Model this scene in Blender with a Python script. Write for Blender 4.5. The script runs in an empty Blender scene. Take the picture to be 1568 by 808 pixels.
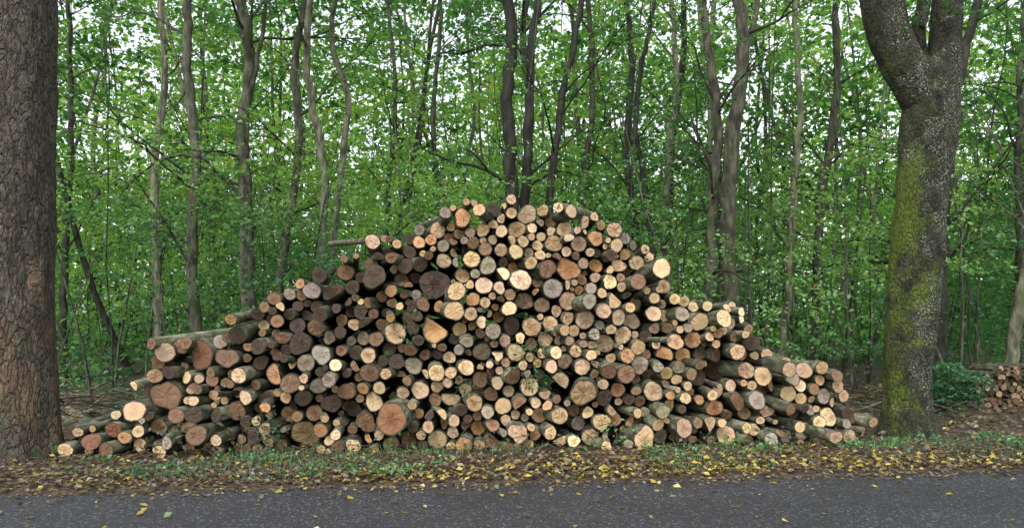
import bpy, math, numpy as np
rng=np.random.default_rng(11)
F=1140.0; CX=784.0; HY=490.0; CH=1.6
def W(px,py,Y): return np.array([(px-CX)/F*Y, Y, CH+(HY-py)/F*Y])
def nrm(v): return v/np.maximum(np.linalg.norm(v,axis=-1,keepdims=True),1e-9)
def vnoise(p,seed=0):
    p=np.asarray(p,dtype=float); i=np.floor(p).astype(np.int64); f=p-i; f=f*f*(3-2*f)
    out=0
    for dx in (0,1):
        for dy in (0,1):
            for dz in (0,1):
                h=(i[...,0]+dx)*374761393+(i[...,1]+dy)*668265263+(i[...,2]+dz)*1274126177+seed*362437
                h=(h^(h>>13))&0x7fffffff; h=(h*1274126177)&0x7fffffff; h=(h^(h>>16))&0xffff
                w=(f[...,0] if dx else 1-f[...,0])*(f[...,1] if dy else 1-f[...,1])*(f[...,2] if dz else 1-f[...,2])
                out=out+w*h/65535.0
    return out
class Geo:
    def __init__(s): s.V=[];s.F=[];s.M=[];s.C=[];s.S=[];s.n=0;s.cap=[]
    def add(s,V,Fc,mat=0,col=(1,1,1),smooth=False):
        V=np.asarray(V,float); Fc=np.asarray(Fc,np.int64)
        s.V.append(V); s.F.append(Fc+s.n); s.n+=len(V)
        nf=len(Fc); s.M.append(np.full(nf,mat)); s.S.append(np.full(nf,smooth))
        s.C.append(np.broadcast_to(np.asarray(col,float),(nf,3)))
    def build(s,name,mats,capattr=None):
        me=bpy.data.meshes.new(name)
        V=np.nan_to_num(np.concatenate(s.V)); nv=len(V)
        flat=np.concatenate([f.ravel() for f in s.F])
        tot=np.concatenate([np.full(len(f),f.shape[1]) for f in s.F]); st=np.concatenate([[0],np.cumsum(tot)[:-1]])
        me.vertices.add(nv); me.vertices.foreach_set('co',V.astype(np.float32).ravel())
        me.loops.add(len(flat)); me.loops.foreach_set('vertex_index',flat.astype(np.int32))
        me.polygons.add(len(tot)); me.polygons.foreach_set('loop_start',st.astype(np.int32)); me.polygons.foreach_set('loop_total',tot.astype(np.int32))
        me.polygons.foreach_set('material_index',np.concatenate(s.M).astype(np.int32))
        me.polygons.foreach_set('use_smooth',np.concatenate(s.S).astype(bool))
        C=np.concatenate(s.C); C4=np.ones((len(C),4),np.float32); C4[:,:3]=C
        a=me.attributes.new('col','FLOAT_COLOR','FACE'); a.data.foreach_set('color',C4.ravel())
        if capattr is not None:
            a=me.attributes.new('capuv','FLOAT_VECTOR','POINT'); a.data.foreach_set('vector',capattr.astype(np.float32).ravel())
        me.update(calc_edges=True)
        for m in mats: me.materials.append(m)
        ob=bpy.data.objects.new(name,me); bpy.context.scene.collection.objects.link(ob); return ob
def tube(P,R,ns,disp=None):
    P=np.asarray(P,float);R=np.asarray(R,float);K=len(P)
    T=nrm(np.gradient(P,axis=0)); m=np.abs(T.mean(0)); ref=np.zeros(3); ref[np.argmin(m)]=1
    A=nrm(np.cross(T,ref)); B=np.cross(T,A)
    th=np.linspace(0,2*np.pi,ns,endpoint=False)
    rr=R[:,None]*np.ones(ns)[None]
    if disp is not None: rr=rr*disp(P,th)
    V=P[:,None]+rr[...,None]*(A[:,None]*np.cos(th)[None,:,None]+B[:,None]*np.sin(th)[None,:,None])
    k=np.arange(K-1)[:,None]; j=np.arange(ns)[None]; j2=(j+1)%ns
    Fc=np.stack([k*ns+j,k*ns+j2,(k+1)*ns+j2,(k+1)*ns+j],-1).reshape(-1,4)
    return V.reshape(-1,3),Fc
def smoothpath(pts,K):
    pts=np.asarray(pts,float); n=len(pts)
    d=np.concatenate([[0],np.cumsum(np.linalg.norm(np.diff(pts,axis=0),axis=1))]); t=np.linspace(0,d[-1],K)
    m=np.gradient(pts,d,axis=0) if n>2 else np.repeat((pts[1:]-pts[:1])/d[-1],2,0)
    i=np.clip(np.searchsorted(d,t,side='right')-1,0,n-2); h=(d[i+1]-d[i]); u=((t-d[i])/h)[:,None]; h=h[:,None]
    return (2*u**3-3*u**2+1)*pts[i]+(u**3-2*u**2+u)*h*m[i]+(-2*u**3+3*u**2)*pts[i+1]+(u**3-u**2)*h*m[i+1]
# ---------------- leaves
def leaves(g,P,yaw,pitch,roll,L,Wd,col,mat):
    P=np.asarray(P,float)
    d=np.stack([np.cos(yaw)*np.cos(pitch),np.sin(yaw)*np.cos(pitch),np.sin(pitch)],-1)
    s0=np.stack([-np.sin(yaw),np.cos(yaw),0*yaw],-1); u=np.cross(d,s0)
    s=np.cos(roll)[:,None]*s0+np.sin(roll)[:,None]*u; n=np.cross(d,s)
    L=np.broadcast_to(L,yaw.shape)[:,None]; Wd=np.broadcast_to(Wd,yaw.shape)[:,None]
    V=np.stack([P,P+d*L*.48+s*Wd*.5+n*Wd*.13,P+d*L,P+d*L*.48-s*Wd*.5+n*Wd*.13],1).reshape(-1,3)
    Fc=np.arange(len(P)*4).reshape(-1,4)
    g.add(V,Fc,mat,col)
GD=np.array([.014,.048,.020]);GM=np.array([.068,.18,.050]);GY=np.array([.24,.41,.09])
def green(P,sp,bias=0.0):
    v=np.clip((vnoise(P*np.array([.3,.3,.4]),3)-.5)*2.1+.5,0,1)
    t=.58*v+.38*sp+.2*rng.random(len(P))+bias-.10
    t=np.clip(t,0,1)[:,None]
    c=np.where(t<.5,GD+(GM-GD)*t*2,GM+(GY-GM)*(t-.5)*2)
    c=c*(1+.25*(rng.random((len(P),1))-.5))
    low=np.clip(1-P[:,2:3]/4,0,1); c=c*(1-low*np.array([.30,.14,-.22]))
    r=rng.random(len(P)); c[r<.005]=[.35,.25,.03]
    return c
def sprays(g,C,size,yaw,m,leaf,mat,bias=0.0,tilt=None,droop=.25):
    C=np.asarray(C,float); n=len(C); size=np.broadcast_to(size,(n,))[:,None]; leaf=np.broadcast_to(leaf,(n,))[:,None]
    if tilt is None: tilt=rng.normal(-.05,.3,n)
    u=rng.uniform(.02,1,(n,m)); sg=rng.choice([-1,1],(n,m)); lat=sg*rng.uniform(.0,1,(n,m))*.5*np.sin(np.pi*np.clip(u,.05,.95)**.8)
    al=u*size; la=lat*size
    z=al*np.tan(tilt)[:,None]-droop*u*u*size+rng.normal(0,.05,(n,m))*size+la*rng.normal(0,.25,(n,1))
    cy=np.cos(yaw)[:,None]; sy=np.sin(yaw)[:,None]
    P=np.stack([C[:,0:1]+al*cy-la*sy,C[:,1:2]+al*sy+la*cy,C[:,2:3]+z],-1).reshape(-1,3)
    P[:,2]=np.maximum(P[:,2],.03)
    ly=(yaw[:,None]+sg*.8+rng.normal(0,.5,(n,m))).ravel()
    N=n*m
    LL=(leaf*rng.uniform(.7,1.25,(n,m))).ravel()
    sp=np.repeat(rng.random(n),m)
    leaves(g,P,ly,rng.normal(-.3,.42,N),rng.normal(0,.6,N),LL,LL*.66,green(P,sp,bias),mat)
# ---------------- materials
class NT:
    def __init__(s,name):
        s.m=bpy.data.materials.new(name); s.m.use_nodes=True; s.t=s.m.node_tree; s.t.nodes.clear(); s.out=s.n('ShaderNodeOutputMaterial')
    def n(s,t,**k):
        nd=s.t.nodes.new(t)
        for a,b in k.items():
            if a.startswith('i_'):
                key=a[2:]; key=int(key) if key.isdigit() else key.replace('_',' ')
                s.set(nd.inputs[key],b)
            else: setattr(nd,a,b)
        return nd
    def set(s,inp,b):
        if isinstance(b,bpy.types.NodeSocket): s.t.links.new(b,inp)
        else: inp.default_value=b
    def math(s,op,a,b=0.0,c=None,clamp=False):
        nd=s.n('ShaderNodeMath',operation=op,use_clamp=clamp); s.set(nd.inputs[0],a); s.set(nd.inputs[1],b)
        if c is not None: s.set(nd.inputs[2],c)
        return nd.outputs[0]
    def ss(s,x,a,b):
        nd=s.n('ShaderNodeMapRange',interpolation_type='SMOOTHSTEP'); s.set(nd.inputs[0],x); nd.inputs[1].default_value=a; nd.inputs[2].default_value=b; return nd.outputs[0]
    def mix(s,f,a,b,mode='MIX'):
        nd=s.n('ShaderNodeMix',data_type='RGBA',blend_type=mode); s.set(nd.inputs[0],f)
        for i,v in ((6,a),(7,b)):
            if not isinstance(v,bpy.types.NodeSocket): v=(*v,1) if len(v)==3 else v
            s.set(nd.inputs[i],v)
        return nd.outputs[2]
    def noise(s,vec,scale,detail=4,rough=.55,dist=0):
        nd=s.n('ShaderNodeTexNoise',i_Scale=scale,i_Detail=detail,i_Roughness=rough,i_Distortion=dist)
        if vec is not None: s.set(nd.inputs['Vector'],vec)
        return nd.outputs[0]
    def vor(s,vec,scale,feature='F1',out='Distance'):
        nd=s.n('ShaderNodeTexVoronoi',feature=feature,i_Scale=scale); s.set(nd.inputs['Vector'],vec); return nd.outputs[out]
    def pos(s,scale=(1,1,1)):
        tc=s.n('ShaderNodeTexCoord'); mp=s.n('ShaderNodeMapping'); s.set(mp.inputs[0],tc.outputs['Object']); mp.inputs['Scale'].default_value=scale; return mp.outputs[0]
    def attr(s,name): return s.n('ShaderNodeAttribute',attribute_name=name)
    def bump(s,h,strength,dist=.02,normal=None):
        nd=s.n('ShaderNodeBump',i_Strength=strength,i_Distance=dist); s.set(nd.inputs['Height'],h)
        if normal is not None: s.set(nd.inputs['Normal'],normal)
        return nd.outputs[0]
    def pbsdf(s,col,rough=.8,normal=None,spec=.3):
        p=s.n('ShaderNodeBsdfPrincipled'); s.set(p.inputs['Base Color'],col if isinstance(col,bpy.types.NodeSocket) else (*col,1)); s.set(p.inputs['Roughness'],rough); p.inputs['Specular IOR Level'].default_value=spec
        if normal is not None: s.set(p.inputs['Normal'],normal)
        s.t.links.new(p.outputs[0],s.out.inputs[0]); return p
def m_leaf(name,trans=.45,gl=.05):
    s=NT(name); c=s.attr('col').outputs['Color']
    d=s.n('ShaderNodeBsdfDiffuse'); s.set(d.inputs[0],c)
    t=s.n('ShaderNodeBsdfTranslucent'); s.set(t.inputs[0],s.mix(1.0,c,(1.6,1.6,1.0),'MULTIPLY'))
    mx=s.n('ShaderNodeMixShader'); mx.inputs[0].default_value=trans; s.set(mx.inputs[1],d.outputs[0]); s.set(mx.inputs[2],t.outputs[0])
    last=mx.outputs[0]
    if gl>0:
        gs=s.n('ShaderNodeBsdfGlossy'); gs.inputs['Roughness'].default_value=.42; gs.inputs[0].default_value=(.8,.9,1,1)
        m2=s.n('ShaderNodeMixShader'); m2.inputs[0].default_value=gl; s.set(m2.inputs[1],last); s.set(m2.inputs[2],gs.outputs[0]); last=m2.outputs[0]
    s.t.links.new(last,s.out.inputs[0]); return s.m
M_leaf=m_leaf('leaf_green',.45,.045)
M_leaf_far=m_leaf('leaf_green_far',.5,0)
M_dry=m_leaf('leaf_fallen',.2,.05)
def m_smoothbark():
    s=NT('beech_bark'); c=s.attr('col').outputs['Color']; p=s.pos((1,1,.35))
    a=s.noise(p,9,5,.6); b=s.noise(s.pos(),2.2,3)
    col=s.mix(s.ss(a,.35,.7),(.035,.033,.027),(.15,.147,.118)); col=s.mix(s.math('MULTIPLY',s.ss(b,.48,.68),.5),col,(.06,.085,.035))
    col=s.mix(1.0,col,c,'MULTIPLY')
    s.pbsdf(col,.8,s.bump(s.noise(p,25,4),.5,.02)); return s.m
M_bark=m_smoothbark()
def m_logbark():
    s=NT('log_bark'); c=s.attr('col').outputs['Color']; p=s.pos((1,.4,1))
    a=s.noise(p,14,5,.6); b=s.noise(s.pos(),3,3)
    col=s.mix(s.ss(a,.35,.68),(.035,.035,.028),(.21,.20,.155)); col=s.mix(s.math('MULTIPLY',s.ss(b,.42,.62),.5),col,(.075,.096,.038))
    col=s.mix(1.0,col,c,'MULTIPLY')
    s.pbsdf(col,.85,s.bump(s.noise(p,45,4),.7,.015)); return s.m
M_logbark=m_logbark()
def m_cut():
    s=NT('cut_wood_end'); c=s.attr('col').outputs['Color']; at=s.attr('capuv').outputs['Vector']
    sep=s.n('ShaderNodeSeparateXYZ'); s.set(sep.inputs[0],at); u,v,rn=sep.outputs
    r=s.math('SQRT',s.math('ADD',s.math('MULTIPLY',u,u),s.math('MULTIPLY',v,v)))
    off=s.n('ShaderNodeVectorMath',operation='ADD'); s.set(off.inputs[0],at); cmb=s.n('ShaderNodeCombineXYZ')
    s.set(cmb.inputs[0],s.math('MULTIPLY',rn,37.0)); s.set(cmb.inputs[1],s.math('MULTIPLY',rn,91.0)); s.set(off.inputs[1],cmb.outputs[0]); vv=off.outputs[0]
    n1=s.noise(vv,1.3,3); n2=s.noise(vv,2.4,5,.65); pw=s.pos()
    n3=s.noise(pw,60,4,.7)
    rd=s.math('ADD',r,s.math('MULTIPLY',s.math('SUBTRACT',n1,.5),.9))
    ring=s.math('SINE',s.math('MULTIPLY',rd,46.0))
    ring=s.math('MULTIPLY',s.math('ADD',ring,1.0),.5)
    col=s.mix(s.math('MULTIPLY',ring,.12),c,s.mix(1.0,c,(.66,.54,.42),'MULTIPLY'))
    hs=s.math('MULTIPLY',s.math('SUBTRACT',1.0,s.ss(rd,.1,.6)),s.math('POWER',s.math('FRACT',s.math('MULTIPLY',rn,7.3)),1.5))
    col=s.mix(s.math('MULTIPLY',hs,.8),col,s.mix(1.0,c,(.62,.40,.24),'MULTIPLY'))
    wsel=s.math('FRACT',s.math('MULTIPLY',rn,19.1))
    col=s.mix(s.math('MULTIPLY',s.ss(n2,.45,.58),s.math('ADD',.1,s.math('MULTIPLY',wsel,.65))),col,s.mix(1.0,c,(.44,.33,.26),'MULTIPLY'))
    col=s.mix(s.math('MULTIPLY',s.ss(n3,.5,.8),.3),col,(.10,.07,.045))
    ang=s.math('ARCTAN2',v,u); cc=s.n('ShaderNodeCombineXYZ'); s.set(cc.inputs[0],s.math('SINE',ang)); s.set(cc.inputs[1],s.math('COSINE',ang)); s.set(cc.inputs[2],s.math('ADD',s.math('MULTIPLY',rn,50.0),s.math('MULTIPLY',r,.25)))
    cn=s.noise(cc.outputs[0],2.6,2,.5)
    ck=s.math('SUBTRACT',1.0,s.ss(s.math('ABSOLUTE',s.math('SUBTRACT',cn,.5)),0.0,.022))
    ck=s.math('MULTIPLY',ck,s.math('SUBTRACT',1.0,s.ss(rd,.35,.85)))
    ck=s.math('MULTIPLY',ck,s.ss(s.math('FRACT',s.math('MULTIPLY',rn,13.7)),.3,.5))
    col=s.mix(s.math('MULTIPLY',ck,.8),col,(.025,.015,.01))
    rim=s.ss(s.math('ADD',r,s.math('MULTIPLY',s.math('SUBTRACT',n2,.5),.24)),.86,.94)
    col=s.mix(rim,col,(.055,.045,.033))
    h=s.math('SUBTRACT',s.math('ADD',s.math('MULTIPLY',n3,.6),s.math('MULTIPLY',ring,.12)),s.math('MULTIPLY',ck,1.0))
    s.pbsdf(col,.75,s.bump(h,.6,.012)); return s.m
M_cut=m_cut()
def m_plate():
    s=NT('plated_bark'); p=s.pos((1,1,.36)); q=s.n('ShaderNodeVectorMath',operation='ADD'); s.set(q.inputs[0],p)
    nz=s.n('ShaderNodeTexNoise',i_Scale=4.0,i_Detail=5.0); s.set(nz.inputs['Vector'],p); sc=s.n('ShaderNodeVectorMath',operation='SCALE'); s.set(sc.inputs[0],nz.outputs['Color']); sc.inputs['Scale'].default_value=.35; s.set(q.inputs[1],sc.outputs[0])
    e=s.vor(q.outputs[0],13,'DISTANCE_TO_EDGE'); e2=s.vor(q.outputs[0],37,'DISTANCE_TO_EDGE'); fine=s.noise(p,40,6,.7); med=s.noise(p,13,5,.7)
    cell=s.n('ShaderNodeSeparateColor'); s.set(cell.inputs[0],s.vor(q.outputs[0],13,'F1','Color'))
    big=s.noise(s.pos((1.3,1.3,.55)),2.0,5,.65); sz=s.n('ShaderNodeSeparateXYZ'); s.set(sz.inputs[0],s.pos())
    big=s.math('ADD',big,s.math('SUBTRACT',.06,s.math('MULTIPLY',s.math('ABSOLUTE',s.math('SUBTRACT',sz.outputs[2],1.2)),.045)))
    col=s.mix(s.ss(fine,.32,.68),(.045,.038,.031),(.20,.172,.133))
    red=s.math('MULTIPLY',s.ss(big,.52,.60),s.math('ADD',.4,s.math('MULTIPLY',cell.outputs[1],.45)))
    col=s.mix(red,col,s.mix(s.ss(fine,.3,.7),(.12,.075,.048),(.33,.21,.13)))
    mossy=s.math('MULTIPLY',s.ss(med,.48,.62),s.math('SUBTRACT',.75,s.math('MULTIPLY',s.ss(sz.outputs[2],0,3.5),.45)))
    col=s.mix(mossy,col,(.085,.105,.05))
    col=s.mix(s.math('MULTIPLY',cell.outputs[0],.5),col,s.mix(1.0,col,(.5,.5,.5),'MULTIPLY'))
    ce=s.math('MULTIPLY',s.math('SUBTRACT',1.0,s.ss(e,.0,.05)),s.ss(med,.35,.55))
    col=s.mix(s.math('MULTIPLY',ce,.9),col,(.02,.016,.012))
    h=s.math('ADD',s.math('MULTIPLY',s.ss(e,0,.14),1.0),s.math('ADD',s.math('MULTIPLY',s.ss(e2,0,.2),.3),s.math('ADD',fine,s.math('ADD',cell.outputs[0],s.math('MULTIPLY',med,2.0)))))
    s.pbsdf(col,.85,s.bump(h,1.0,.035)); return s.m
M_plate=m_plate()
def m_moss():
    s=NT('mossy_bark'); p=s.pos((1,1,.5)); pp=s.pos(); fine=s.noise(p,45,6,.7); mid=s.noise(p,11,5,.65); big=s.noise(pp,1.8,6,.7)
    geo=s.n('ShaderNodeNewGeometry'); sx=s.n('ShaderNodeSeparateXYZ'); s.set(sx.inputs[0],geo.outputs['Normal'])
    sz=s.n('ShaderNodeSeparateXYZ'); s.set(sz.inputs[0],pp)
    col=s.mix(s.ss(mid,.35,.75),(.014,.013,.010),(.075,.067,.049))
    col=s.mix(s.math('MULTIPLY',s.ss(s.noise(pp,4,5,.7),.40,.6),.55),col,(.048,.06,.022))
    mossf=s.ss(s.math('ADD',big,s.math('ADD',s.math('MULTIPLY',sx.outputs[0],-.14),s.math('MULTIPLY',s.math('ABSOLUTE',s.math('SUBTRACT',sz.outputs[2],2.0)),-.05))),.46,.64)
    col=s.mix(s.math('MULTIPLY',mossf,.88),col,s.mix(s.ss(fine,.3,.7),(.03,.052,.008),(.15,.20,.022)))
    lic=s.math('MULTIPLY',s.ss(s.noise(pp,45,4,.75),.53,.6),s.ss(s.math('ADD',s.noise(pp,2.8,3),s.math('MULTIPLY',sx.outputs[0],.14)),.44,.58))
    col=s.mix(s.math('MULTIPLY',lic,.8),col,(.38,.42,.32))
    e=s.vor(p,22,'DISTANCE_TO_EDGE')
    h=s.math('ADD',s.math('MULTIPLY',s.ss(e,0,.18),.6),s.math('ADD',fine,mid))
    s.pbsdf(col,.9,s.bump(h,1.0,.035)); return s.m
M_moss=m_moss()
def m_ground():
    s=NT('forest_floor'); p=s.pos(); v=s.n('ShaderNodeTexVoronoi',i_Scale=16.0); s.set(v.inputs['Vector'],p)
    sep=s.n('ShaderNodeSeparateColor'); s.set(sep.inputs[0],v.outputs['Color'])
    col=s.mix(sep.outputs[0],(.035,.025,.018),(.13,.09,.062)); col=s.mix(s.ss(sep.outputs[1],.88,.95),col,(.2,.15,.06))
    n=s.noise(p,1.1,5,.6); col=s.mix(s.math('MULTIPLY',s.ss(n,.5,.68),.4),col,(.035,.06,.015))
    col=s.mix(s.math('MULTIPLY',s.noise(p,30,5),.5),col,(.03,.023,.017))
    h=s.math('ADD',v.outputs['Distance'],s.noise(p,20,5)); s.pbsdf(col,.9,s.bump(h,1.0,.05)); return s.m
M_ground=m_ground()
def m_road():
    s=NT('asphalt'); p=s.pos(); a=s.noise(p,130,3,.7); v=s.vor(p,95); b=s.noise(p,.7,4); b2=s.noise(s.pos((.5,3,1)),1.2,4)
    sp=s.n('ShaderNodeTexVoronoi',i_Scale=60.0); s.set(sp.inputs['Vector'],p); sc=s.n('ShaderNodeSeparateColor'); s.set(sc.inputs[0],sp.outputs['Color'])
    col=s.mix(s.ss(a,.3,.75),(.012,.0125,.0145),(.055,.057,.063)); col=s.mix(s.math('MULTIPLY',s.ss(sc.outputs[0],.86,.95),.65),col,(.19,.19,.205))
    col=s.mix(s.math('MULTIPLY',s.ss(b,.4,.65),.4),col,(.014,.014,.016)); col=s.mix(s.math('MULTIPLY',s.ss(b2,.5,.7),.3),col,(.05,.05,.052))
    s.pbsdf(col,s.math('ADD',.42,s.math('MULTIPLY',b,.3)),s.bump(s.math('ADD',v,a),.8,.012),.45); return s.m
M_road=m_road()
# ---------------- ground & road
def roadedge(x): return 7.27+.11*x
def gz(X,Y):
    P=np.stack([X,Y,0*X],-1); e=Y-(7.27+.11*X)
    fo=np.clip((e-3.5)/4,0,1)
    return np.where(e>0,np.clip(e/.6,0,1)*(.015+.03*vnoise(P*3,5))+fo*(.22*vnoise(P*.45,6)-.06),0)
def grid_axis(lo,hi,fine_lo,fine_hi,st):
    a=np.arange(fine_lo,fine_hi,st); l=-np.geomspace(1,abs(lo-fine_lo)+1,14)[::-1]+1+fine_lo; h=np.geomspace(1,hi-fine_hi+1,14)-1+fine_hi
    return np.unique(np.concatenate([l[:-1],a,h]))
gx=grid_axis(-400,400,-16,16,.16); gy=grid_axis(-300,500,5,24,.12)
GX,GYs=np.meshgrid(gx,gy,indexing='ij')
Vg=np.stack([GX,GYs,gz(GX,GYs)],-1).reshape(-1,3); nx,ny=len(gx),len(gy)
i=np.arange(nx-1)[:,None];j=np.arange(ny-1)[None]
Fg=np.stack([i*ny+j,(i+1)*ny+j,(i+1)*ny+j+1,i*ny+j+1],-1).reshape(-1,4)
g=Geo(); g.add(Vg,Fg,0,(1,1,1),True); g.build('ground',[M_ground])
xs=np.concatenate([[-300],np.arange(-40,40,.06),[300]]); n=len(xs)
ed=roadedge(xs)+.10*(vnoise(np.stack([xs*2,0*xs,0*xs],-1),8)-.5)+.06*(vnoise(np.stack([xs*9,0*xs,0*xs],-1),9)-.5)
V=np.concatenate([np.stack([xs,ed-6.2,0*xs+.006],-1),np.stack([xs,ed,0*xs+.006],-1)]); k=np.arange(n-1)
g=Geo(); g.add(V,np.stack([k,k+1,k+1+n,k+n],-1),0); g.build('road',[M_road])
# ---------------- log pile
A,B,S=9.15,.1,.2
def pileY(px,py):
    a=(px-CX)/F;b=(HY-py)/F; return (A+S*CH)/(1-B*a-S*b)
def pile_xz(px,py):
    w=W(px,py,pileY(px,py)); return np.array([w[0],max(w[2],.0)])
poly=[(95,705),(88,652),(150,648),(198,605),(222,562),(238,520),(345,508),(365,480),(405,458),(425,436),(475,412),(540,388),(562,358),(610,362),(652,338),(700,308),(745,310),(775,298),(800,312),(882,312),(935,335),(985,372),(1022,393),(1038,448),(1095,462),(1142,472),(1160,520),(1200,545),(1262,550),(1288,580),(1292,622),(1345,630),(1345,652),(1312,664),(1312,705)]
PXZ=np.array([pile_xz(*p) for p in poly])
CRM=(.76,.56,.34);TAN=(.61,.42,.25);ORG=(.60,.34,.16);BRN=(.26,.155,.09);DRK=(.085,.058,.04);RED=(.24,.115,.065);GRY=(.37,.32,.25);PNK=(.63,.44,.28)
big=[(261,538,42,CRM),(308,543,60,RED),(358,546,40,BRN),(250,606,60,BRN),(178,656,32,RED),(145,674,34,RED),(208,628,42,TAN),(211,682,32,CRM),(178,690,32,BRN),(457,680,48,CRM),(421,573,42,ORG),(378,572,28,CRM),(605,636,50,RED),(562,645,36,BRN),(890,597,48,PNK),(856,583,40,CRM),(847,374,30,TAN),(870,412,36,ORG),(797,430,36,CRM),(665,435,48,DRK),(581,425,40,DRK),(560,403,30,BRN),(576,373,27,CRM),(668,501,46,ORG),(983,675,36,PNK),(1139,566,28,TAN),(945,486,27,CRM),(1003,414,34,CRM),(873,326,24,CRM),(736,329,24,TAN),(462,525,34,DRK),(368,513,32,DRK),(955,513,28,CRM),(643,597,32,PNK),(803,460,30,PNK),(716,560,28,CRM),(770,622,28,CRM),(482,500,28,BRN),(400,530,30,DRK),(325,657,34,BRN),(235,655,34,BRN),(921,476,28,CRM),(998,480,28,CRM),(897,462,26,GRY),(1033,523,28,TAN),(1062,520,28,ORG),(741,437,30,CRM),(680,400,26,CRM),(767,382,24,TAN),(842,660,30,TAN),(878,687,26,CRM),(545,683,26,CRM),(584,592,26,CRM),(567,543,26,CRM),(1119,537,28,PNK),(970,433,26,BRN),(948,406,24,TAN),(842,558,24,TAN),(1190,562,26,TAN),(783,310,18,CRM),(716,314,14,TAN),(1280,590,22,TAN),(1254,562,22,TAN),(672,568,28,CRM),(365,628,32,BRN),(490,590,26,GRY),(520,557,24,CRM),(920,345,18,TAN),(663,370,20,ORG),(610,375,20,TAN),(812,405,22,CRM)]
bc=[];br=[];bcol=[]
for px,py,d,c in big:
    q=pile_xz(px,py); r=d/2/F*pileY(px,py)*.98; q[1]=max(q[1],r+.01); bc.append(q);br.append(r);bcol.append(c)
bc=np.array(bc);br=np.array(br);nb=len(bc)
def inside(P,Q):
    c=np.zeros(len(P),bool)
    for a in range(len(Q)):
        x1,y1=Q[a];x2,y2=Q[(a+1)%len(Q)]
        cond=((y1>P[:,1])!=(y2>P[:,1]))&(P[:,0]<(x2-x1)*(P[:,1]-y1)/((y2-y1) if y2!=y1 else 1e-9)+x1); c^=cond
    return c
def nearest(P,Q):
    A_=Q;B_=np.roll(Q,-1,0);d=B_-A_; L=(d*d).sum(1)+1e-12
    t=np.clip(((P[:,None]-A_[None])*d[None]).sum(-1)/L,0,1); C=A_[None]+t[...,None]*d[None]
    D=np.linalg.norm(P[:,None]-C,axis=-1); k=D.argmin(1); ii=np.arange(len(P)); return C[ii,k],D[ii,k]
def pack(Q,fc,fr,rdist,fill,iters=350):
    area=abs((Q[:,0]*np.roll(Q[:,1],-1)-np.roll(Q[:,0],-1)*Q[:,1]).sum())/2
    target=area*fill-(np.pi*fr**2).sum() if len(fr) else area*fill
    rs=[];s=0
    while s<target:
        r=rdist(); rs.append(r); s+=np.pi*r*r
    rs=np.array(rs); lo=Q.min(0);hi=Q.max(0); P=[]
    while len(P)<len(rs):
        c=rng.uniform(lo,hi,(1,2))
        if inside(c,Q)[0]: P.append(c[0])
    P=np.array(P); nf=len(fr)
    P=np.concatenate([fc,P]) if nf else P; R=np.concatenate([fr,rs]) if nf else rs
    mob=np.ones(len(R)); mob[:nf]=.0
    for it in range(iters):
        D=P[:,None]-P[None]; L=np.linalg.norm(D,axis=-1)+1e-6; ov=(R[:,None]+R[None])-L; np.fill_diagonal(ov,0); ov=np.maximum(ov,0)
        w=mob[:,None]/(mob[:,None]+mob[None]+1e-9)
        P=P+((D/L[...,None])*(ov*w)[...,None]).sum(1)*.55
        ins=inside(P,Q); C,dd=nearest(P,Q); dirn=(P-C)/(dd[:,None]+1e-9); dirn[~ins]*=-1
        sd=np.where(ins,dd,-dd); push=np.clip(R-sd,0,None)*mob; P=P+dirn*push[:,None]*.8
    D=P[:,None]-P[None]; L=np.linalg.norm(D,axis=-1); np.fill_diagonal(L,9)
    slack=(L-R[:,None]-R[None]).min(1); R2=R+np.clip(slack/2,-.25*R,.04*R)
    return P,R2,nf
def rd():
    m=rng.random()
    if m<.52: return rng.uniform(.06,.09)
    if m<.78: return rng.uniform(.09,.135)
    return rng.uniform(.034,.06)
P,R,nf=pack(PXZ,bc,br,rd,.89)
R=R*np.where(rng.random(len(R))<.5,.94,1.0)
NS=22
class LogGeo(Geo):
    def __init__(s): super().__init__(); s.cp=[]
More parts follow.
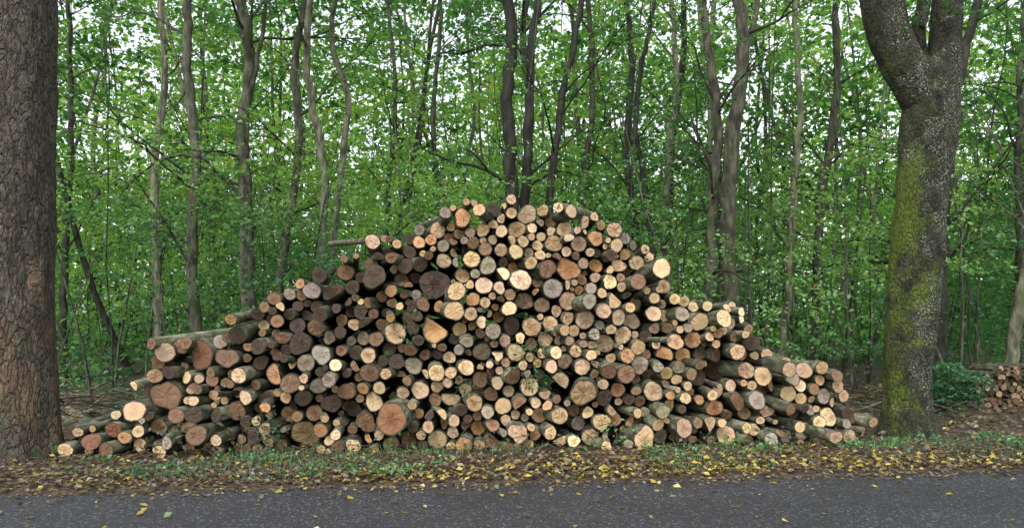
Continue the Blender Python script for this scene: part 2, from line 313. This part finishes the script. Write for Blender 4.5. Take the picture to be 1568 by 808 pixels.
def add_log(g,front,d,r,length,ccol,bcol_,irr,split=False,bendamt=.02):
    d=nrm(np.asarray(d,float)); up=np.array([0,0,1.]); a=nrm(np.cross(d,up)); b=np.cross(a,d)
    th=np.linspace(0,2*np.pi,NS,endpoint=False); ph=rng.uniform(0,6.28,4)
    prof=1+irr*np.cos(2*th+ph[0])+irr*.7*np.cos(3*th+ph[1])+irr*.4*np.cos(5*th+ph[2])+rng.normal(0,.016,NS)
    if split:
        cutd=rng.uniform(.05,.4); ca=np.cos(th-ph[3]); prof=np.where(ca*prof>cutd,cutd/np.maximum(ca,.05),prof)
    c=np.cos(th)*prof; s_=np.sin(th)*prof
    tx,ty=rng.normal(0,.22,2); rid=rng.random()
    ts=np.array([0,.03,.25,.5,.75,1.0])*length; bend=rng.normal(0,bendamt,2); tap=rng.uniform(-.08,.12)
    V=[];cp=[]
    for q,t in enumerate(ts):
        f=t/length; cen=front+d*t+a*bend[0]*math.sin(f*3.1)*length*.5+b*bend[1]*math.sin(f*3.1)*length*.5
        rr=r*(1-tap*f)*(1+.03*rng.normal())
        if q==0: rr=r
        ring=cen+rr*(a*c[:,None]+b*s_[:,None])
        if q<2: ring=ring+d*((tx*c+ty*s_)*r*(1 if q==0 else .8))[:,None]
        V.append(ring); cp.append(np.tile([0,0,rid],(NS,1)))
    V=np.concatenate(V); k=np.arange(len(ts)-1)[:,None]; j=np.arange(NS)[None]; j2=(j+1)%NS
    Fc=np.stack([k*NS+j,(k+1)*NS+j,(k+1)*NS+j2,k*NS+j2],-1).reshape(-1,4)
    g.add(V,Fc,1,bcol_,True); g.cp.append(np.concatenate(cp))
    for end in (0,1):
        cen=front if end==0 else front+d*length; rr=r if end==0 else r*(1-tap)
        Vc=[];cc=[]
        for f in (1.0,.6,.25):
            rough=rng.normal(0,.02,NS)*r*(f<1)
            off=d*((tx*c+ty*s_)*r*f+rough)[:,None] if end==0 else 0
            Vc.append(cen+rr*f*(a*c[:,None]+b*s_[:,None])+off-(d*.001 if end==0 else -d*.001)); cc.append(np.stack([np.cos(th)*f,np.sin(th)*f,0*th+rid],-1))
        Vc.append(cen[None]); cc.append(np.array([[0,0,rid]]))
        jj=np.arange(NS); j3=(jj+1)%NS
        base=g.n
        Vc=np.concatenate(Vc)
        Q=np.concatenate([np.stack([m*NS+jj,m*NS+j3,(m+1)*NS+j3,(m+1)*NS+jj],-1) for m in (0,1)])
        T=np.stack([2*NS+jj,2*NS+j3,0*jj+3*NS],-1)
        if end==1: Q=Q[:,::-1];T=T[:,::-1]
        g.add(Vc,Q,0,ccol,False); g.cp.append(np.concatenate(cc))
        g.F.append(T+base); g.M.append(np.full(len(T),0)); g.S.append(np.full(len(T),False)); g.C.append(np.broadcast_to(np.asarray(ccol,float),(len(T),3)))
g=LogGeo()
pal=np.array([CRM,TAN,ORG,BRN,DRK,GRY,PNK])
def pickcol(x,z):
    w=np.array([.38,.24,.08,.09,.06,.09,.06])
    if x<-1.0 and z>.95: w=np.array([.08,.10,.03,.30,.40,.09,.0])
    elif x<-1.2: w=np.array([.30,.22,.07,.22,.1,.07,.02])
    elif z<.75: w=np.array([.22,.24,.08,.17,.12,.11,.06])
    elif x>1.5 and z<1.4: w=np.array([.27,.25,.09,.15,.09,.09,.06])
    w=w/w.sum(); return pal[rng.choice(7,p=w)]
for q in range(len(P)):
    x,z=P[q]; r=R[q]; isb=q<nf
    col=np.array(bcol[q]) if isb else pickcol(x,z)
    col=col*rng.uniform(.72,1.12)*np.array([1,rng.uniform(.95,1.05),rng.uniform(.85,1.12)])
    y=A+B*x+S*z+rng.normal(0,.16)-(.1 if isb else 0)
    dx,dz=rng.normal(-.1,.085),rng.normal(0,.045)
    if rng.random()<.12: dx+=rng.choice([-1,1])*rng.uniform(.12,.3); y-=.1
    if x<-3.2: dx+=.06
    L=rng.uniform(2.1,2.9)
    bk=np.array([1,1.01,.92])*rng.uniform(.6,1.6)
    irr=abs(rng.normal(0,.05))+.012+(.035 if r>.17 else 0)
    add_log(g,np.array([x,y,max(z,r+.01)]),(dx,1,dz),r,L,col,bk,irr,split=(rng.random()<.09 and not isb) or (isb and q in (10,15,23)))
def stray(px,py,Y,d,r,L,col):
    w=W(px,py,Y); w[2]=max(r+.01,w[2]); add_log(g,w,d,r,L,np.array(col),np.array([1.3,1.35,1.1]),.03,False,.05)
stray(96,662,9.3,(-.35,1,0),.09,2.0,TAN); stray(118,640,9.9,(-.9,.8,.0),.10,1.8,CRM); stray(138,650,9.5,(-.8,1,.0),.08,1.8,TAN)
stray(1335,640,10.9,(-1.0,.6,0),.08,2.0,GRY); stray(1322,660,10.2,(-.6,1,0),.06,1.8,TAN); stray(1306,672,9.75,(-.8,.9,.02),.07,2.2,TAN)
stray(1292,606,10.2,(-.45,1,.0),.09,2.5,TAN); stray(1262,566,10.4,(-.55,1,.0),.08,2.6,GRY)
stray(1225,590,10.0,(-.5,1,.03),.085,2.3,TAN); stray(1240,612,9.95,(-.6,1,.0),.075,2.3,CRM); stray(1180,590,9.8,(-.45,1,.02),.08,2.3,TAN); stray(1268,635,9.9,(-.55,1,.0),.075,2.3,BRN)
stray(1120,470,10.0,(-.5,1,-.02),.08,2.3,CRM)
g.build('log_pile',[M_cut,M_logbark],np.concatenate(g.cp))
# firewood stack, background right
g=LogGeo(); Q=np.array([(8.3,.02),(8.32,.55),(8.8,.78),(12.0,.84),(12.0,.02)])
def rd2(): return rng.uniform(.03,.06)
P2,R2,_=pack(Q,np.zeros((0,2)),np.zeros(0),rd2,.86,200)
for (x,z),r in zip(P2,R2):
    add_log(g,np.array([x,13.4+rng.normal(0,.05),z]),(rng.normal(0,.03),1,0),r,.8,pal[rng.choice([1,3,3,4])]*.7,np.ones(3)*.8,.05)
g.build('firewood_stack',[M_cut,M_logbark],np.concatenate(g.cp))
# ---------------- trees
def bark_disp(seed,amp=.05):
    pr=np.random.default_rng(seed); ph=pr.uniform(0,6.28,6)
    def f(P,th):
        z=P[:,2:3]; t=th[None]
        return 1+amp*(np.sin(2*t+ph[0]+z*.8)+.7*np.sin(3*t+ph[1]-z*1.3)+.4*np.sin(5*t+ph[2]+z*2.1)+.4*np.sin(z*4+ph[3]))*.6
    return f
def branch(g,start,az,el,L,r,tips,sub=2,barkcol=(.8,.8,.75)):
    n=7; p=[start]; d=np.array([math.cos(az)*math.cos(el),math.sin(az)*math.cos(el),math.sin(el)])
    for q in range(n):
        d=nrm(d+rng.normal(0,.15,3)+np.array([0,0,-.02])); p.append(p[-1]+d*L/n)
    p=np.array(p); V,Fc=tube(p,np.linspace(r,r*.25,n+1),5); g.add(V,Fc,0,barkcol,True)
    for q in range(3,n+1): tips.append((p[q],math.atan2(d[1],d[0])+rng.normal(0,.7)))
    if sub>0:
        for q in range(sub):
            k=rng.integers(2,n-1); branch(g,p[k],az+rng.choice([-1,1])*rng.uniform(.4,1.1),el*rng.uniform(.2,.9),L*rng.uniform(.4,.65),r*.5,tips,sub-1 if L>2 else 0,barkcol)
def tree(name,stems,col=(1,1,1),nb=16,leafm=17,zmin=2.4,leaf=.092,seed=0,spr=.62,mat=None,dens=1.0,bias=0.05):
    g=Geo(); tips=[]
    for Y,w,pts,top in stems:
        pw=[W(a,b,Y) for a,b in pts]; pw[0][2]=-.1
        pw=np.array(pw)
        pw[:,1]+=np.linspace(0,rng.normal(0,.5),len(pw)); last=nrm((pw[-1]-pw[-2])[None])[0]
        while pw[-1][2]<top:
            last=nrm((last+rng.normal(0,.08,3)+np.array([0,0,.15]))[None])[0]; pw=np.vstack([pw,pw[-1]+last*1.6])
        K=int(len(pw)*7); sp=smoothpath(pw,K); sp[1:,:2]+=rng.normal(0,.018,(K-1,2))
        zc=np.clip(sp[:,2],0,99)
        r0=w/2/F*Y; hh=zc/top; R=r0*(1.08-.72*hh**1.2)+r0*.5*np.exp(-zc/.25); R=np.maximum(R,.015)
        V,Fc=tube(sp,R,14,bark_disp(seed+int(w*10))); g.add(V,Fc,0,col,True)
        for q in range(nb):
            z=zmin+(top-zmin)*rng.random()**1.2; k=min(int(np.searchsorted(sp[:,2],z)),K-1)
            branch(g,sp[k],rng.uniform(0,6.28),rng.uniform(.3,1.1),rng.uniform(1.2,3.6)*(1-.3*hh[k]),max(R[k]*.33,.014),tips,2,np.array(col)*.6)
    tp=np.array([t[0] for t in tips]); ya=np.array([t[1] for t in tips]); keep=rng.random(len(tp))<.55*dens; tp=tp[keep];ya=ya[keep]
    sprays(g,tp,spr*rng.uniform(.7,1.3,len(tp)),ya,leafm,leaf,1,bias)
    return g.build(name,[mat or M_bark,M_leaf])
LG=(1.6,1.6,1.35);MG=(1.0,1.0,.87);DK=(.30,.30,.28);MD=(.55,.55,.48)
tree('beech_tree',[(16,14,[(244,640),(240,470),(234,360),(228,250),(240,120),(230,-20)],13)],LG,14,seed=1,bias=.12)
tree('beech_tree',[(15,17,[(303,640),(303,500),(302,380),(313,250),(304,120),(312,-20)],13)],MG,14,seed=2)
tree('beech_tree',[(15.5,22,[(386,640),(380,470),(379,330),(372,200),(386,110),(368,-20)],14),(15.6,9,[(381,620),(383,300),(385,180),(408,80),(422,-20)],12)],MG,12,seed=3)
tree('beech_tree',[(16,14,[(420,640),(430,430),(450,330),(466,230),(462,120),(488,-20)],13)],MG,13,seed=4)
tree('beech_tree',[(15.5,14,[(500,640),(498,400),(503,260),(484,130),(492,-20)],13),(15.7,12,[(505,640),(508,400),(524,250),(532,150),(508,60),(515,-20)],12)],LG,10,seed=5)
tree('beech_tree',[(19,10,[(680,600),(674,330),(662,200),(672,-20)],14)],MD,12,seed=6)
tree('beech_tree',[(14,23,[(784,620),(783,300),(777,180),(782,60),(774,-20)],14),(14.1,17,[(792,620),(804,300),(812,180),(814,60),(826,-20)],13),(14.3,14,[(810,620),(841,310),(854,200),(870,100),(896,-20)],12)],DK,9,seed=7)
tree('beech_tree',[(17,12,[(888,600),(891,330),(905,170),(900,-20)],13)],MD,13,seed=8)
tree('beech_tree',[(16.5,12,[(975,620),(972,360),(960,230),(968,100),(956,-20)],13),(16.2,10,[(985,620),(998,385),(984,270),(972,180),(990,60),(1004,-20)],12)],DK,9,seed=9)
tree('beech_tree',[(18,12,[(1010,620),(1014,380),(1022,250),(1034,140),(1024,-20)],14)],LG,11,seed=10)
tree('beech_tree',[(15,17,[(1082,640),(1083,470),(1088,330),(1095,180),(1074,60),(1068,-20)],13),(14.9,25,[(1118,640),(1119,470),(1111,330),(1118,200),(1130,100),(1120,-20)],14),(15.2,14,[(1100,640),(1106,440),(1122,260),(1142,110),(1172,-20)],12)],MG,9,seed=11)
tree('beech_tree',[(17,12,[(1192,620),(1203,480),(1212,300),(1220,180),(1208,-20)],13)],LG,11,seed=12)
tree('beech_tree',[(18,14,[(1232,620),(1243,480),(1244,320),(1260,180),(1250,-20)],13)],MD,12,seed=13)
tree('beech_tree',[(15,19,[(1436,620),(1441,500),(1446,350),(1462,200),(1482,80),(1508,-20)],13)],DK,13,seed=14)
tree('beech_tree',[(14.6,18,[(1540,620),(1550,520),(1562,430),(1590,330),(1620,200),(1640,0)],11)],LG,12,seed=15)
tree('beech_tree',[(18,13,[(1555,620),(1560,400),(1556,200),(1568,-20)],13)],MD,13,seed=16)
tree('beech_tree',[(19,11,[(96,620),(98,400),(108,200),(100,-20)],13)],MD,16,seed=17,bias=.25)
tree('beech_tree',[(20,9,[(600,620),(594,300),(608,150),(592,-20)],13)],MD,14,seed=18)
# roadside trees
def hero(name,limbs,mat,seed,crown):
    g=Geo(); tips=[]
    for pts,rad,flare in limbs:
        K=170; sp=smoothpath(pts,K); d=np.concatenate([[0],np.cumsum(np.linalg.norm(np.diff(pts,axis=0),axis=1))]); R=np.interp(np.linspace(0,d[-1],K),d,rad)
        if flare: R=R+flare*np.exp(-np.clip(sp[:,2],0,9)/.22)
        def disp(P,th):
            Q=np.stack([P[:,0:1]*0+np.cos(th)[None]*1.0,P[:,1:2]*0+np.sin(th)[None]*1.0,P[:,2:3]+0*th[None]],-1)
            n=1+.2*(vnoise(Q*np.array([1.5,1.5,1.2]),seed)-.5)+.09*(vnoise(Q*np.array([5,5,4]),seed+1)-.5)+.055*(vnoise(Q*np.array([14,14,9]),seed+2)-.5)
            if flare: n=n+.25*np.exp(-np.clip(P[:,2:3],0,9)/.3)*np.sin(5*th[None]+seed)*.35
            return n
        V,Fc=tube(sp,R,72,disp); g.add(V,Fc,0,(1,1,1),True)
        for q in range(crown):
            k=rng.integers(int(K*.75),K)
            if sp[k][2]>6.2: branch(g,sp[k],rng.uniform(0,6.28),rng.uniform(.2,.8),rng.uniform(1.5,3),R[k]*.25,tips,2)
    if tips:
        tp=np.array([t[0] for t in tips]); ya=np.array([t[1] for t in tips]); keep=rng.random(len(tp))<.35
        sprays(g,tp[keep],.6,ya[keep],12,.11,1)
    return g,mat
Yl=8.65
pl=[W(24,725,Yl),W(24,600,Yl),W(22,400,Yl),W(22,200,Yl),W(24,0,Yl)]; pl[0][2]=-.15
pl+= [pl[-1]+np.array([.05,0,2.0]),pl[-1]+np.array([-.2,.1,4.5]),pl[-1]+np.array([-.2,.2,6.5])]
g,m=hero('roadside_tree',[(np.array(pl),[.42,.41,.40,.405,.42,.33,.25,.12],.10)],M_plate,21,14); g.build('roadside_tree',[m,M_leaf])
Yr=10.25; t=lambda a,b,y=Yr:W(a,b,y)
tr=[t(1388,690),t(1389,620),t(1394,520),t(1403,400),t(1414,280),t(1424,190),t(1430,120),t(1434,90)]; tr[0][2]=-.15
k_=Yr/F*.95
left=[t(1424,205),t(1412,150),t(1380,95),t(1356,40),t(1346,-15),t(1325,-120,10.1),t(1290,-260,10),t(1270,-420,9.9)]
right=[t(1428,190),t(1440,130),t(1446,70),t(1449,10),t(1455,-60),t(1470,-160,10.4),t(1490,-300,10.6),t(1490,-430,10.7)]
stub=[t(1420,150),t(1408,90),t(1406,50),t(1414,10),t(1412,-60,10.5),t(1400,-160,10.7)]
g,m=hero('roadside_tree',[(np.array(tr),np.array([38,35,36,37,39,42,38,20])*k_,.09),(np.array(left),np.array([24,33,33,31,31,26,18,8])*k_,0),(np.array(right),np.array([26,30,24,22,21,18,13,6])*k_,0),(np.array(stub),np.array([12,13,11,10,9,5])*k_,0)],M_moss,33,9)
c=np.array([t(1405,12,9.9),t(1425,-5,9.9),t(1390,-8,9.8),t(1470,5,9.9),t(1560,60,9.6),t(1575,20,9.6),t(1585,110,9.6),t(1550,10,9.7),t(1440,-12,9.8)])
sprays(g,c,.4,rng.uniform(0,6.28,len(c)),14,.11,1,.1)
g.build('roadside_tree',[m,M_leaf])
# ---------------- distant forest (one mass)
g=Geo(); NTREE=265
ty=18.5+46*rng.random(NTREE)**.9; tx=rng.uniform(-1,1,NTREE)*(.8*ty+5)
for q_,(x,y) in enumerate(zip(tx,ty)):
    K=9; top=min(24,rng.uniform(15,22)); le=rng.normal(0,.9,2); z=np.linspace(-.1,top,K)
    p=np.stack([x+le[0]*z/8+np.cumsum(rng.normal(0,.22,K)),y+le[1]*z/8+np.cumsum(rng.normal(0,.1,K)),z],-1)
    if q_%5<4:
        r=rng.uniform(.02,.07)*(1+.012*y)*(2.0 if rng.random()<.2 else 1)
        V,Fc=tube(smoothpath(p,18),np.linspace(r*1.1,r*.35,18),7); g.add(V,Fc,0,np.ones(3)*rng.choice([.3,.4,.55,.8,1.5]),True)
        for q in range(6):
            k=rng.integers(2,K-1); az=rng.uniform(0,6.28); L=rng.uniform(1.5,3.5); dd=np.array([math.cos(az),math.sin(az),rng.uniform(.6,1.6)]); dd/=np.linalg.norm(dd)
            V,Fc=tube(np.array([p[k],p[k]+dd*L*.5+rng.normal(0,.08,3),p[k]+dd*L]),[r*.3,r*.2,.01],4); g.add(V,Fc,0,(.5,.5,.45),True)
    zt=min(22,2.5+.5*y); ns=int(44+zt*1.6); zz=.5+(zt-.5)*rng.random(ns)**1.08
    cx=np.interp(zz,z,p[:,0])+rng.normal(0,1.6,ns); cy=np.interp(zz,z,p[:,1])+rng.normal(0,1.6,ns)
    cl=vnoise(np.stack([cx*.28,cy*.12,zz*.28],-1),77); kp=cl>np.clip((zz-5.5)/9,0,1)*.40
    cx,cy,zz=cx[kp],cy[kp],zz[kp]; ns=len(cx)
    sprays(g,np.stack([cx,cy,zz],-1),rng.uniform(.9,1.8,ns),rng.uniform(0,6.28,ns),17,.125+.0046*y,1,.12+.004*(y-18))  # bias lightens leaf colour with depth, standing in for light through canopy gaps
n=2300; y=rng.uniform(62,75,n); x=rng.uniform(-65,65,n); z=rng.random(n)**.95*17
sprays(g,np.stack([x,y,z],-1),2.6,rng.uniform(0,6.28,n),18,.62,1,.2)
g.build('distant_forest',[M_bark,M_leaf_far])
# ---------------- undergrowth
g=Geo(); n=10000
y=rng.uniform(12.4,27,n); x=rng.uniform(-1,1,n)*(.78*y+2); z=.12+4.6*rng.random(n)**1.2
px=CX+F*x/y
dens=vnoise(np.stack([x*.45,y*.4,z*.5],-1),12)
open_=(px>1150)&(px<1420)&(z<2.0)
stk=(px>1400)&(y<15.6)&(z<2.4)
keep=(dens>.42)&~((open_)&(rng.random(n)<.6))&~stk
C=np.stack([x,y,z],-1)[keep]
sprays(g,C,rng.uniform(.5,1.0,len(C)),rng.uniform(0,6.28,len(C)),19,.09,1,.13)
for q in range(190):
    y=rng.uniform(12.8,24); x=rng.uniform(-1,1)*(.75*y+1); h=rng.uniform(1.5,8); K=6; z=np.linspace(-.05,h,K); ln=rng.normal(0,.14,2)
    p=np.stack([x+ln[0]*z+np.cumsum(rng.normal(0,.07,K)),y+ln[1]*z,z],-1); V,Fc=tube(p,np.linspace(rng.uniform(.012,.038),.006,K),5); g.add(V,Fc,0,np.ones(3)*rng.uniform(.3,1.1),True)
n=900; y=rng.uniform(11.5,18,n); x=rng.uniform(-1,1,n)*(.75*y+1); k=(vnoise(np.stack([x*.6,y*.6,0*x],-1),44)>.52)&(x<7.2)
C=np.stack([x,y,0*x+.12],-1)[k]; sprays(g,C,.35,rng.uniform(0,6.28,len(C)),12,.07,1,.15)
g.build('undergrowth',[M_bark,M_leaf])
g=Geo(); n=110; c=np.stack([rng.normal(7.65,.22,n),rng.normal(13.1,.22,n),rng.uniform(.1,.85,n)],-1)
for q in range(14):
    p0=np.array([7.65+rng.normal(0,.2),13.1,-.02]); p1=c[rng.integers(n)]; V,Fc=tube(np.array([p0,(p0+p1)/2+[0,0,.1],p1]),[.015,.01,.004],4); g.add(V,Fc,0,(.7,.7,.6),True)
sprays(g,c,.28,rng.uniform(0,6.28,n),18,.07,1,.15); g.build('shrub',[M_bark,M_leaf])
# ---------------- verge weeds
g=Geo(); n=1100; x=rng.uniform(-7,9,n); e=rng.uniform(.35,1.95,n); pr=vnoise(np.stack([x*1.1,e*1.5,0*x],-1),14)+.12*(x>4.6)+.08*(e-1.1)
keep=pr>.67; x=x[keep];e=e[keep]; m=8; N=len(x)*m
X=np.repeat(x,m)+rng.normal(0,.07,N); Yv=np.repeat(7.27+.11*x+e,m)+rng.normal(0,.07,N); Z=rng.uniform(.03,.11,N)
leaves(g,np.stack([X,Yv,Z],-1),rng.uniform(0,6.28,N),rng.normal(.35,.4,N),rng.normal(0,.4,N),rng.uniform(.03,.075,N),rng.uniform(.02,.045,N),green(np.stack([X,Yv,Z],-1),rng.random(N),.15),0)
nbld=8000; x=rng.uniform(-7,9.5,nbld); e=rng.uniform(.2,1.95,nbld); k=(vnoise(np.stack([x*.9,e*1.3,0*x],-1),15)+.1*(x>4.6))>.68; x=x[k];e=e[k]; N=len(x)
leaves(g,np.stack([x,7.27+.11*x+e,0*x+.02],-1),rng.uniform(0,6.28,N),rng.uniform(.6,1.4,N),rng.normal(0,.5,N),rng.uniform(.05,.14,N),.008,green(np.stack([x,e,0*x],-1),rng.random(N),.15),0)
g.build('verge_weeds',[M_leaf])
# ---------------- fallen leaves
pf=np.array([[.40,.31,.06],[.48,.39,.09],[.22,.15,.07],[.13,.09,.055],[.07,.05,.035],[.20,.145,.10],[.10,.15,.03]])
def scatter(g,x,e,p,zr,smin=.045,smax=.09):
    N=len(x); Yv=7.27+.11*x+e; zz=gz(x,Yv)+rng.uniform(zr[0],zr[1],N); ci=rng.choice(7,N,p=p); c=pf[ci]*rng.uniform(.6,1.2,(N,1))
    Ls=rng.uniform(smin,smax,N); leaves(g,np.stack([x,Yv,zz],-1),rng.uniform(0,6.28,N),rng.normal(0,.28,N),rng.normal(0,.4,N),Ls,Ls*rng.uniform(.6,.95,N),c,0)
g=Geo()
n=13500; x=rng.uniform(-8,10,n); e=rng.gamma(2.2,.42,n)+.02; scatter(g,x,e,[.06,.05,.18,.30,.23,.16,.02],(.008,.04),.035,.075)
n=2000; x=rng.uniform(-8,10,n); e=rng.gamma(2.0,.3,n); k=vnoise(np.stack([x*.8,e,0*x],-1),18)>.45; scatter(g,x[k],e[k],[.45,.28,.12,.06,.02,.04,.03],(.03,.055),.04,.085)
n=1700; x=rng.uniform(-8,10,n); e=-rng.exponential(.13,n); scatter(g,x,e,[.08,.06,.18,.28,.25,.13,.02],(.012,.02),.02,.06)
n=90; x=rng.uniform(-5,6.5,n); e=-rng.uniform(.05,2.2,n)*rng.random(n)**.5; scatter(g,x,e,[.4,.35,.1,.05,.0,.0,.1],(.012,.02),.05,.09)
n=9000; x=rng.uniform(-11,13,n); e=rng.uniform(2.2,9,n); scatter(g,x,e,[.03,.02,.22,.29,.21,.22,.01],(.008,.04),.06,.11)
g.build('fallen_leaves',[M_dry])
# ---------------- brushwood
g=Geo()
def sticks(n,xr,yr,zr,lr,rr):
    for q in range(n):
        p=np.array([rng.uniform(*xr),rng.uniform(*yr),rng.uniform(*zr)]); az=rng.uniform(0,6.28); L=rng.uniform(*lr); d=np.array([math.cos(az),math.sin(az),rng.normal(0,.18)])
        pts=[p-d*L/2,p+rng.normal(0,.05,3),p+d*L/2]; pts=np.array(pts); pts[:,2]=np.maximum(pts[:,2],.02)
        r=rng.uniform(*rr); V,Fc=tube(smoothpath(pts,6),np.linspace(r,r*.4,6),5); g.add(V,Fc,0,np.ones(3)*rng.uniform(.5,1.7)*np.array([1,.9,.75]),True)
sticks(110,(-7.5,-5.0),(9.6,12.5),(.03,.4),(.5,1.6),(.006,.02))
sticks(120,(4.5,7.2),(11.5,16),(.03,.3),(.6,2.0),(.006,.02))
sticks(260,(-7,7),(7.7,9.0),(.03,.07),(.1,.45),(.003,.007))
sticks(110,(-12,7),(12.5,20),(.05,.4),(.6,2.5),(.008,.025))
g.build('brushwood',[M_bark])
# plants caught in the pile
g=Geo()
def vine(px,py,n,s,bias=0.,dry=False):
    Y=pileY(px,py)-.2; c=W(px,py,Y); c[2]=max(c[2],.08)
    P=c+np.stack([rng.normal(0,s,n),rng.normal(0,.06,n),rng.normal(0,s*1.1,n)],-1); P[:,2]=np.maximum(P[:,2],.03)
    col=green(P,rng.random(n),bias)
    if dry: col=np.array([.07,.05,.035])*rng.uniform(.5,1.6,(n,1))+col*.25
    leaves(g,P,rng.uniform(0,6.28,n),rng.normal(-.3,.6,n),rng.normal(0,.8,n),rng.uniform(.04,.085,n),rng.uniform(.03,.05,n),col,1)
    for q in range(max(2,n//14)):
        a=c+rng.normal(0,s,3)*[1,.3,1]; b=c+rng.normal(0,s*1.3,3)*[1,.3,1]; V,Fc=tube(smoothpath(np.array([a,(a+b)/2+rng.normal(0,.05,3),b]),6),np.linspace(.006,.003,6),4); g.add(V,Fc,0,(.7,.6,.5),True)
vine(822,535,60,.14,.1); vine(815,580,30,.1,.1); vine(618,500,35,.12); vine(905,545,25,.1,.1); vine(945,665,35,.12,.15); vine(910,520,14,.1); vine(705,590,14,.08)
for px,py in ((230,685),(270,680),(300,690),(345,692),(390,690),(415,665),(330,675),(250,700)): vine(px,py,55,.13,0,True)
vine(45,700,60,.15,.0); vine(860,345,12,.12); vine(770,300,10,.1); vine(950,395,12,.15,0,True); vine(415,650,30,.1,-.1)
for px in range(480,1300,45): vine(px+rng.uniform(-15,15),700,18,.1,.1,rng.random()<.6)
g.build('climbing_plants',[M_bark,M_leaf])
# ---------------- light
sc=bpy.context.scene
w=bpy.data.worlds.new('World'); sc.world=w; w.use_nodes=True; nt=w.node_tree; nt.nodes.clear()
el,rot=math.radians(52),math.radians(200)
sky=nt.nodes.new('ShaderNodeTexSky'); sky.sky_type='NISHITA'; sky.sun_disc=False; sky.sun_elevation=el; sky.sun_rotation=rot; sky.air_density=1.6; sky.dust_density=2.0
hs=nt.nodes.new('ShaderNodeHueSaturation'); hs.inputs['Saturation'].default_value=.3; hs.inputs['Value'].default_value=2.2
bg=nt.nodes.new('ShaderNodeBackground'); bg.inputs[1].default_value=.15; o=nt.nodes.new('ShaderNodeOutputWorld')
nt.links.new(sky.outputs[0],hs.inputs['Color']); nt.links.new(hs.outputs[0],bg.inputs[0]); nt.links.new(bg.outputs[0],o.inputs[0])
sl=bpy.data.lights.new('sun','SUN'); sl.energy=1.7; sl.angle=math.radians(20); sl.color=(1,.97,.92); so=bpy.data.objects.new('sun',sl); sc.collection.objects.link(so)
from mathutils import Vector
sd=Vector((math.sin(rot)*math.cos(el),math.cos(rot)*math.cos(el),math.sin(el))); so.rotation_euler=sd.to_track_quat('Z','Y').to_euler()
sc.view_settings.view_transform='Standard'; sc.view_settings.look='None'; sc.view_settings.exposure=0
cam=bpy.data.cameras.new('camera'); co=bpy.data.objects.new('camera',cam); sc.collection.objects.link(co)
co.location=(0,0,CH); co.rotation_euler=(math.radians(90),0,0); cam.lens=36*F/1568; cam.shift_y=86/1568; cam.clip_end=2000; sc.camera=co
